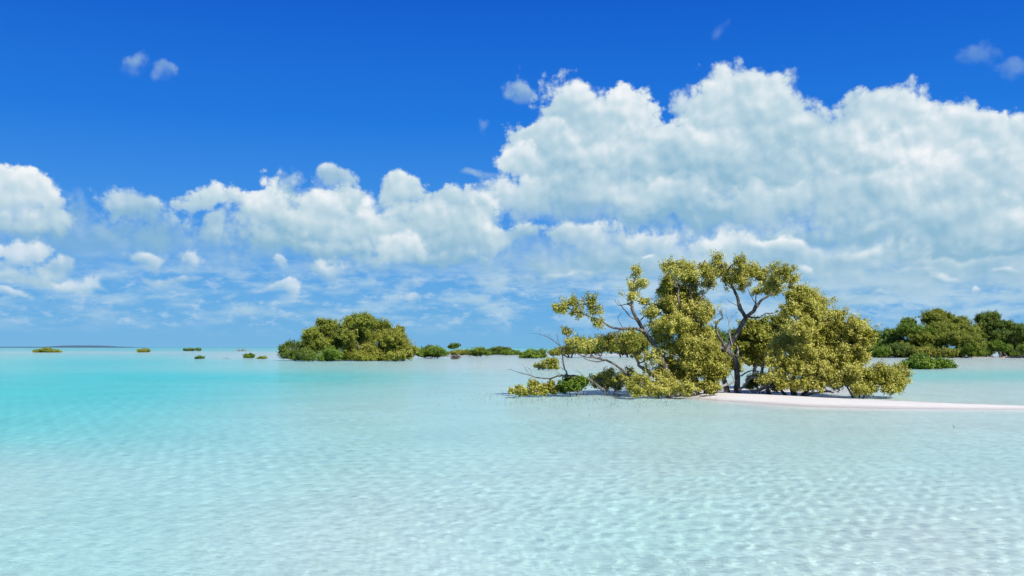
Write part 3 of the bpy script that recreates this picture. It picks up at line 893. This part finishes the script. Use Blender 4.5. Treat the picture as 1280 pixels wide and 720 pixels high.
# ---- low islets between
MIDB = dict(part='stem', spray=.32, per=46, size=.17, twig_r=.03, trunk_r=.10, jy=1.2, flat=.8)
plant('mangrove_bush', 'round green bush with grey roots just right of the left island', 'bush', (537, 446), 150, [], [(526, 439, 8, 4), (536, 436, 9, 5), (546, 437, 9, 4), (532, 442, 8, 3), (545, 441, 9, 3), (556, 440, 5, 2)], L_GREEN, 211, **MIDB)
plant('mangrove_bush', 'tiny dark bush far out on the turquoise water near the horizon', 'bush', (568, 435.2), 620, [], [(565, 433.5, 3.5, 1.5), (570, 432.6, 4, 1.8)], L_DARK, 212, part='stem', spray=.9, per=26, size=.7, twig_r=.08, trunk_r=.2, jy=2)
plant('mangrove_bush', 'thin low strip of bushes at the left of the flat islet', 'bush', (582, 442.6), 210, [], [(566, 441, 5, 1.5), (574, 440.4, 8, 2), (584, 440, 8, 2.4)], L_MID, 213, **MIDB)
plant('mangrove_bush', 'rounded bush on visible stems in front of the flat islet', 'bush', (597, 446), 175, [([(597, 446), (597, 442), (596, 438)], .12, .06)], [(592, 439, 6, 3.5), (600, 437, 7, 3.6), (597, 441.5, 8, 2.4), (608, 440, 5, 2.4)], L_GREEN, 214, **MIDB)
plant('mangrove_bush', 'dark green highest bush on the flat islet', 'bush', (622, 442.8), 215, [], [(612, 438, 7, 3), (624, 436, 9, 3), (632, 437, 7, 3), (620, 440, 12, 2.4), (640, 440, 8, 2)], L_DARK, 215, **MIDB)
plant('mangrove_bush', 'green tail of low scrub at the right tip of the flat islet', 'bush', (642, 443), 210, [], [(634, 441.4, 8, 1.6), (644, 441.4, 5, 1.4), (650, 442, 3, 1)], L_GREEN, 216, **MIDB)
plant('mangrove_bush', 'tiny grey green tuft alone on the pale bar before the flat islet', 'bush', (570, 449), 140, [], [(567, 447.4, 3, 1.8), (572, 446.8, 3, 2)], L_GREY, 217, part='stem', spray=.2, per=16, size=.16, twig_r=.02, trunk_r=.04, jy=.3)
plant('mangrove_bush', 'wide green bush with a raised right end, left of the bare branch', 'bush', (666, 448), 151, [], [(658, 444, 7, 3), (668, 444, 9, 3), (664, 440, 7, 2.6), (677, 444, 5, 2.6), (679, 438, 4, 3), (653, 446, 4, 1.6)], L_GREEN, 218, **MIDB)
plant('mangrove_bush', 'sparse two tiered bush standing in pale water behind the bare branch', 'bush', (686, 462.5), 74.5, [([(686, 462.5), (686, 457), (688, 452)], .05, .02), ([(684, 462.5), (676, 459), (670, 457)], .04, .015)],
      [(684, 452, 5, 2.6), (693, 452, 5, 2.6), (672, 458, 4, 2), (680, 460, 4, 2.4), (690, 459, 5, 3), (696, 460, 3, 2)], L_MID, 219, part='stem', spray=.17, per=22, size=.13, twig_r=.015, trunk_r=.05, jy=.3, dens=.8)
for k, (px, py, D, lab, cl, mt) in enumerate([
    (57, 440.6, 320, 'flat olive islet bush at the far left of the lagoon', [(48, 439.4, 6, 1.6), (57, 438, 8, 2.4), (66, 439.2, 8, 1.5), (72, 439.8, 4, .8)], L_SHORE),
    (179, 440.2, 330, 'small rounded yellow green bush between the far left islet and the dark row', [(176, 438.9, 4, 1.6), (181, 438.5, 5, 1.8)], L_MID),
    (233, 438.8, 440, 'dark clump at the left of the thin far row', [(233, 437.7, 3, 1.1)], L_DARK),
    (239, 438.8, 440, 'dark clump in the middle of the thin far row', [(239, 437.4, 4, 1.2)], L_DARK),
    (248, 438.8, 440, 'dark clump at the right of the thin far row', [(248, 437.3, 4, 1.2)], L_DARK),
    (249, 448.8, 143, 'small dark sprig bush low in the water, leftmost of the near sprigs', [(246, 448, 3, 1), (251, 447.2, 4, 1.4)], L_DARK),
    (311, 448, 150, 'small round dark green bush left of the mangrove island', [(308, 445.3, 4, 2.4), (313, 445, 5, 2.8)], L_GREEN),
    (326, 448.8, 143, 'low straggling tuft nearest the mangrove island', [(323, 448, 3, 1), (329, 447.4, 4, 1.4)], L_SHORE),
]):
    s = D / FOCAL
    plant('mangrove_bush', lab, 'bush', (px, py), D, [], cl, mt, 230 + k, part='stem', spray=.9 * s, per=18, size=1.1 * s, twig_r=.12 * s, trunk_r=.3 * s, jy=.5 * s, dens=.8)
for px, py, D, lab, n, hgt, wid, mt in ((301, 438, 430, 'grey leafless shrub far out on the pale bar', 70, 6, 11, PALE), (284, 449, 142, 'thin upright bare sprig plant between two small bushes', 14, 5.5, 5, BARK)):
    rg = np.random.default_rng(int(px))
    b = at(px, py, D)
    b[2] = ground(b[0], b[1])
    s = D / FOCAL
    w = Wood(rg)
    for _ in range(n):
        x0 = rg.uniform(-wid, wid) * .6
        e = b + np.array([x0 + rg.normal(0, wid * .3), rg.normal(0, wid * .3), hgt * rg.uniform(.4, 1) * max(.35, 1 - abs(x0) / wid)]) * s
        w.tube([b + np.array([x0 * .6, 0, -.1]) * s, (b + e) / 2 + np.array([x0 * .3, 0, .4]) * s, e], .22 * s, .12 * s, seg=3, sides=4)
    root = tag(empty('dead_shrub', b), lab, 'shrub')
    w.build('stem', mt, root)
    if mt is BARK:
        v = leaves(b + np.array([[-4, 0, 3.6], [-1, 0, 4.6], [1.5, 0, 3], [3.5, 0, 1.6]]) * s, np.zeros((4, 3)), 8, 1.0 * s, .9 * s, rg)
        crown_obj(v, L_DARK, root, 'foliage')

# ---- green bank behind the stand
GB = 'scrub on the bank seen behind the stand'
for k, (px, D, lab, cl, mt) in enumerate([
    (712, 160, 'low dark scrub at the left tip of the bank behind the bare branch', [(694, 440, 9, 3), (706, 438, 10, 5), (718, 436, 9, 6)], L_MID),
    (742, 165, 'mid green scrub on the bank seen under the left limbs', [(730, 432, 14, 8), (748, 430, 14, 10), (740, 438, 18, 5)], L_MID),
    (785, 168, 'higher scrub on the bank seen beside the leaning trunk', [(768, 428, 14, 11), (786, 424, 14, 12), (802, 428, 13, 11), (784, 438, 22, 5)], L_MID),
    (880, 170, 'dark trees on the bank seen left of the forked trunk', [(866, 428, 16, 12), (890, 424, 16, 14), (880, 438, 24, 5)], L_DARK),
    (950, 172, 'dark trees on the bank seen right of the forked trunk', [(930, 426, 18, 13), (958, 418, 18, 18), (980, 422, 18, 15), (950, 438, 30, 5)], L_DARK),
    (1040, 172, 'dark trees on the bank hidden behind the rounded mangrove', [(1020, 424, 20, 14), (1050, 420, 20, 16), (1040, 438, 30, 5)], L_DARK),
]):
    plant('mangrove_tree', lab, 'tree', (px, 444), D, [], cl, mt, 250 + k, group=GB, **FAR)
# ---- the wooded shore on the right
GR = 'trees along the wooded shore on the right'
for k, (px, py, D, lab, cl, mt) in enumerate([
    (1098, 447, 172, 'low green tree at the left end of the right shore, against the golden crown', [(1090, 420, 8, 6), (1100, 424, 10, 7), (1096, 434, 13, 8), (1108, 438, 9, 7)], L_GREEN),
    (1132, 447, 168, 'tree with a narrow knob standing above the left part of the right shore', [(1133, 403, 8, 5), (1129, 412, 14, 9), (1124, 420, 13, 8), (1138, 418, 12, 9), (1118, 430, 14, 9), (1134, 433, 15, 9)], L_GREEN),
    (1190, 447, 166, 'highest tree of the right shore with a broad olive crown', [(1158, 396, 9, 6), (1182, 392, 9, 5), (1170, 402, 15, 8), (1190, 400, 13, 8), (1204, 404, 10, 7), (1178, 414, 20, 10), (1202, 416, 16, 10), (1160, 414, 14, 9)], L_SHORE),
    (1172, 448, 160, 'olive tree in front of the highest tree of the right shore', [(1158, 424, 14, 9), (1176, 428, 15, 9), (1192, 424, 14, 9), (1166, 438, 15, 7), (1206, 430, 12, 9)], L_SHORE),
    (1112, 448, 162, 'dark shaded shrub low at the left water edge of the right shore', [(1104, 440, 9, 5), (1118, 438, 14, 7), (1134, 441, 10, 5)], L_DARK),
    (1212, 448, 158, 'bright green bush at the water edge below the highest tree', [(1206, 438, 12, 7), (1216, 432, 9, 6), (1196, 442, 10, 4), (1218, 442, 8, 4)], L_GREEN),
    (1232, 447, 166, 'dark tree with a rounded head right of the highest tree', [(1224, 399, 8, 6), (1234, 397, 9, 6), (1230, 408, 13, 8), (1240, 414, 10, 8), (1228, 420, 12, 9)], L_DARK),
    (1256, 447, 164, 'dark green tree with bare grey lower stems near the right edge', [(1254, 408, 11, 6), (1262, 416, 12, 8), (1248, 422, 14, 8), (1260, 430, 16, 8), (1240, 432, 12, 7)], L_DARK),
    (1284, 447, 164, 'dark tree cut by the right edge of the view', [(1274, 412, 9, 6), (1284, 412, 11, 7), (1280, 422, 14, 9), (1292, 426, 16, 10), (1278, 434, 14, 8)], L_DARK),
    (1256, 448, 160, 'fresh green bush beneath the dark trees near the right edge', [(1250, 432, 10, 5), (1244, 436, 9, 4), (1264, 437, 9, 5)], L_GREEN),
    (1290, 448, 158, 'small bright bush at the extreme right water edge', [(1276, 442, 5, 5), (1284, 440, 8, 6)], L_GREEN),
]):
    plant('mangrove_tree' if 'tree' in lab.split(' ')[:4] or 'tree' in lab[:40] else 'mangrove_bush', lab, 'tree' if 'tree' in lab[:40] else 'bush', (px, py), D, [], cl, mt, 270 + k, group=GR if 'tree' in lab[:40] else None, part='trunk' if 'tree' in lab[:40] else 'stem', **FAR)
plant('mangrove_bush', 'broad bright green bush standing alone in the water before the right shore', 'bush', (1154, 461), 78, [],
      [(1132, 457, 9, 3.4), (1144, 454, 12, 5), (1158, 452, 13, 5), (1170, 455, 12, 4.4), (1184, 458, 7, 2.6), (1150, 458, 16, 3.4), (1168, 459, 14, 2.6), (1156, 447, 4, 2.4), (1162, 458, 18, 3)], L_GREEN, 291, part='stem', spray=.2, per=30, size=.14, twig_r=.02, trunk_r=.06, jy=.7)
for k, (px, D, lab, cl, mt) in enumerate([
    (1098, 160, 'green shrub filling the left foot of the right shore', [(1090, 440, 9, 6), (1102, 441, 11, 6)], L_GREEN),
    (1140, 161, 'mid green shrub low under the knobbed tree of the right shore', [(1132, 438, 12, 8), (1148, 439, 12, 7)], L_MID),
    (1172, 157, 'yellowish shrub at the water edge left of the bright green bush', [(1160, 441, 12, 5), (1180, 442, 12, 4)], L_MID),
    (1232, 162, 'dark shrub filling the foot of the round headed dark tree', [(1226, 438, 12, 8), (1240, 440, 10, 6)], L_DARK),
    (1272, 163, 'dark shrub filling the foot of the shore near the right edge', [(1262, 440, 12, 6), (1278, 440, 12, 7)], L_DARK)]):
    plant('mangrove_bush', lab, 'bush', (px, 447.6), D, [], cl, mt, 310 + k, part='stem', **FAR)
for k, (lab, pts, D) in enumerate([
    ('pale driftwood log on the right shore below the bright bush', [(1180, 446.5), (1194, 445.5), (1210, 446.4)], 158), ('long grey driftwood log on the right shore below the dark trees', [(1214, 447.5), (1234, 447), (1254, 447.6)], 156),
    ('grey driftwood log at the right end of the right shore', [(1250, 446.8), (1264, 446.2), (1276, 447)], 157)]):
    driftwood(lab, pts, .17, D, 40 + k, group='driftwood on the right shore')
driftwood('white driftwood snag between the left island and the round bush', [(513, 446.5), (519, 443.5), (526, 445.5), (532, 446)], .13, 150, 50, group='driftwood by the left island')
driftwood('grey driftwood lying right of the round bush', [(548, 446), (556, 445), (566, 445.6)], .10, 150, 51, group='driftwood by the left island')
plant('mangrove_seedling', 'tiny lone seedling poking from the water right of the spit', 'seedling', (1194, 534), 21.1, [([(1194, 534.5), (1193.5, 533.6), (1192, 533)], .006, .003)], [(1191, 533.4, 2.4, .5), (1196, 533.6, 2.4, .5)], L_GREY, 295, part='stem', spray=.03, per=6, size=.03, twig_r=.004, jy=.02, twigs=False)

# ---- breathing roots: far too many to count, one object
rng = np.random.default_rng(9)
w = Wood(rng)
for _ in range(1100):
    if rng.random() < 0.62:
        px, py = rng.normal(755, 75), 488 + abs(rng.normal(0, 8)) + 2
    else:
        px, py = rng.uniform(850, 1120), 487 + rng.normal(0, 4)
    D = FOCAL * CAM_H / (py - HOR)
    x = (px - 640) / FOCAL * D
    gz = ground(x, D)
    if gz > 0.085:
        continue
    h = max(0.0, -gz) + rng.uniform(0.015, 0.075) * rng.uniform(.5, 1.3)
    w.tube([(x, D, gz - 0.03), (x + rng.normal(0, .015), D, gz + h)], rng.uniform(.004, .008), .003, seg=2, sides=4)
tag(w.build('breathing_roots', ROOTB), 'short dark mangrove breathing roots sticking out of the shallows', 'roots', kind='stuff')

# ---- far land on the horizon
m, T, o_ = material('hazed_land')
bs = T.n('ShaderNodeBsdfPrincipled')
bs.inputs['Base Color'].default_value = (0.055, 0.10, 0.135, 1)  # blue-grey of the distance haze, painted into the island's base colour
bs.inputs['Roughness'].default_value = 1.0
T.t.links.new(bs.outputs[0], o_.inputs[0])
D = 4200.0
n, k = 160, 9
xs = np.linspace(at(-60, 0, D)[0], at(178, 0, D)[0], n)
t = np.linspace(0, 1, n)
px = np.linspace(-60, 178, n)
h = 3.2 + 5.5 * sm(px, 62, 92) * (1 - sm(px, 120, 150)) + 0.8 * np.sin(px * .9) + .6 * np.sin(px * 2.3 + 1)
h = h * (1 - sm(px, 150, 178)) + 0.2
aa = np.linspace(0, np.pi, k)
V = np.stack([np.repeat(xs[:, None], k, 1), D - np.cos(aa)[None] * 160 + np.zeros((n, 1)), np.sin(aa)[None] * h[:, None] - 0.6], -1)
tag(mesh_obj('distant_island', V, grid_faces(n, k), m, smooth=True), 'low dark wooded island on the horizon at the far left', kind='structure')
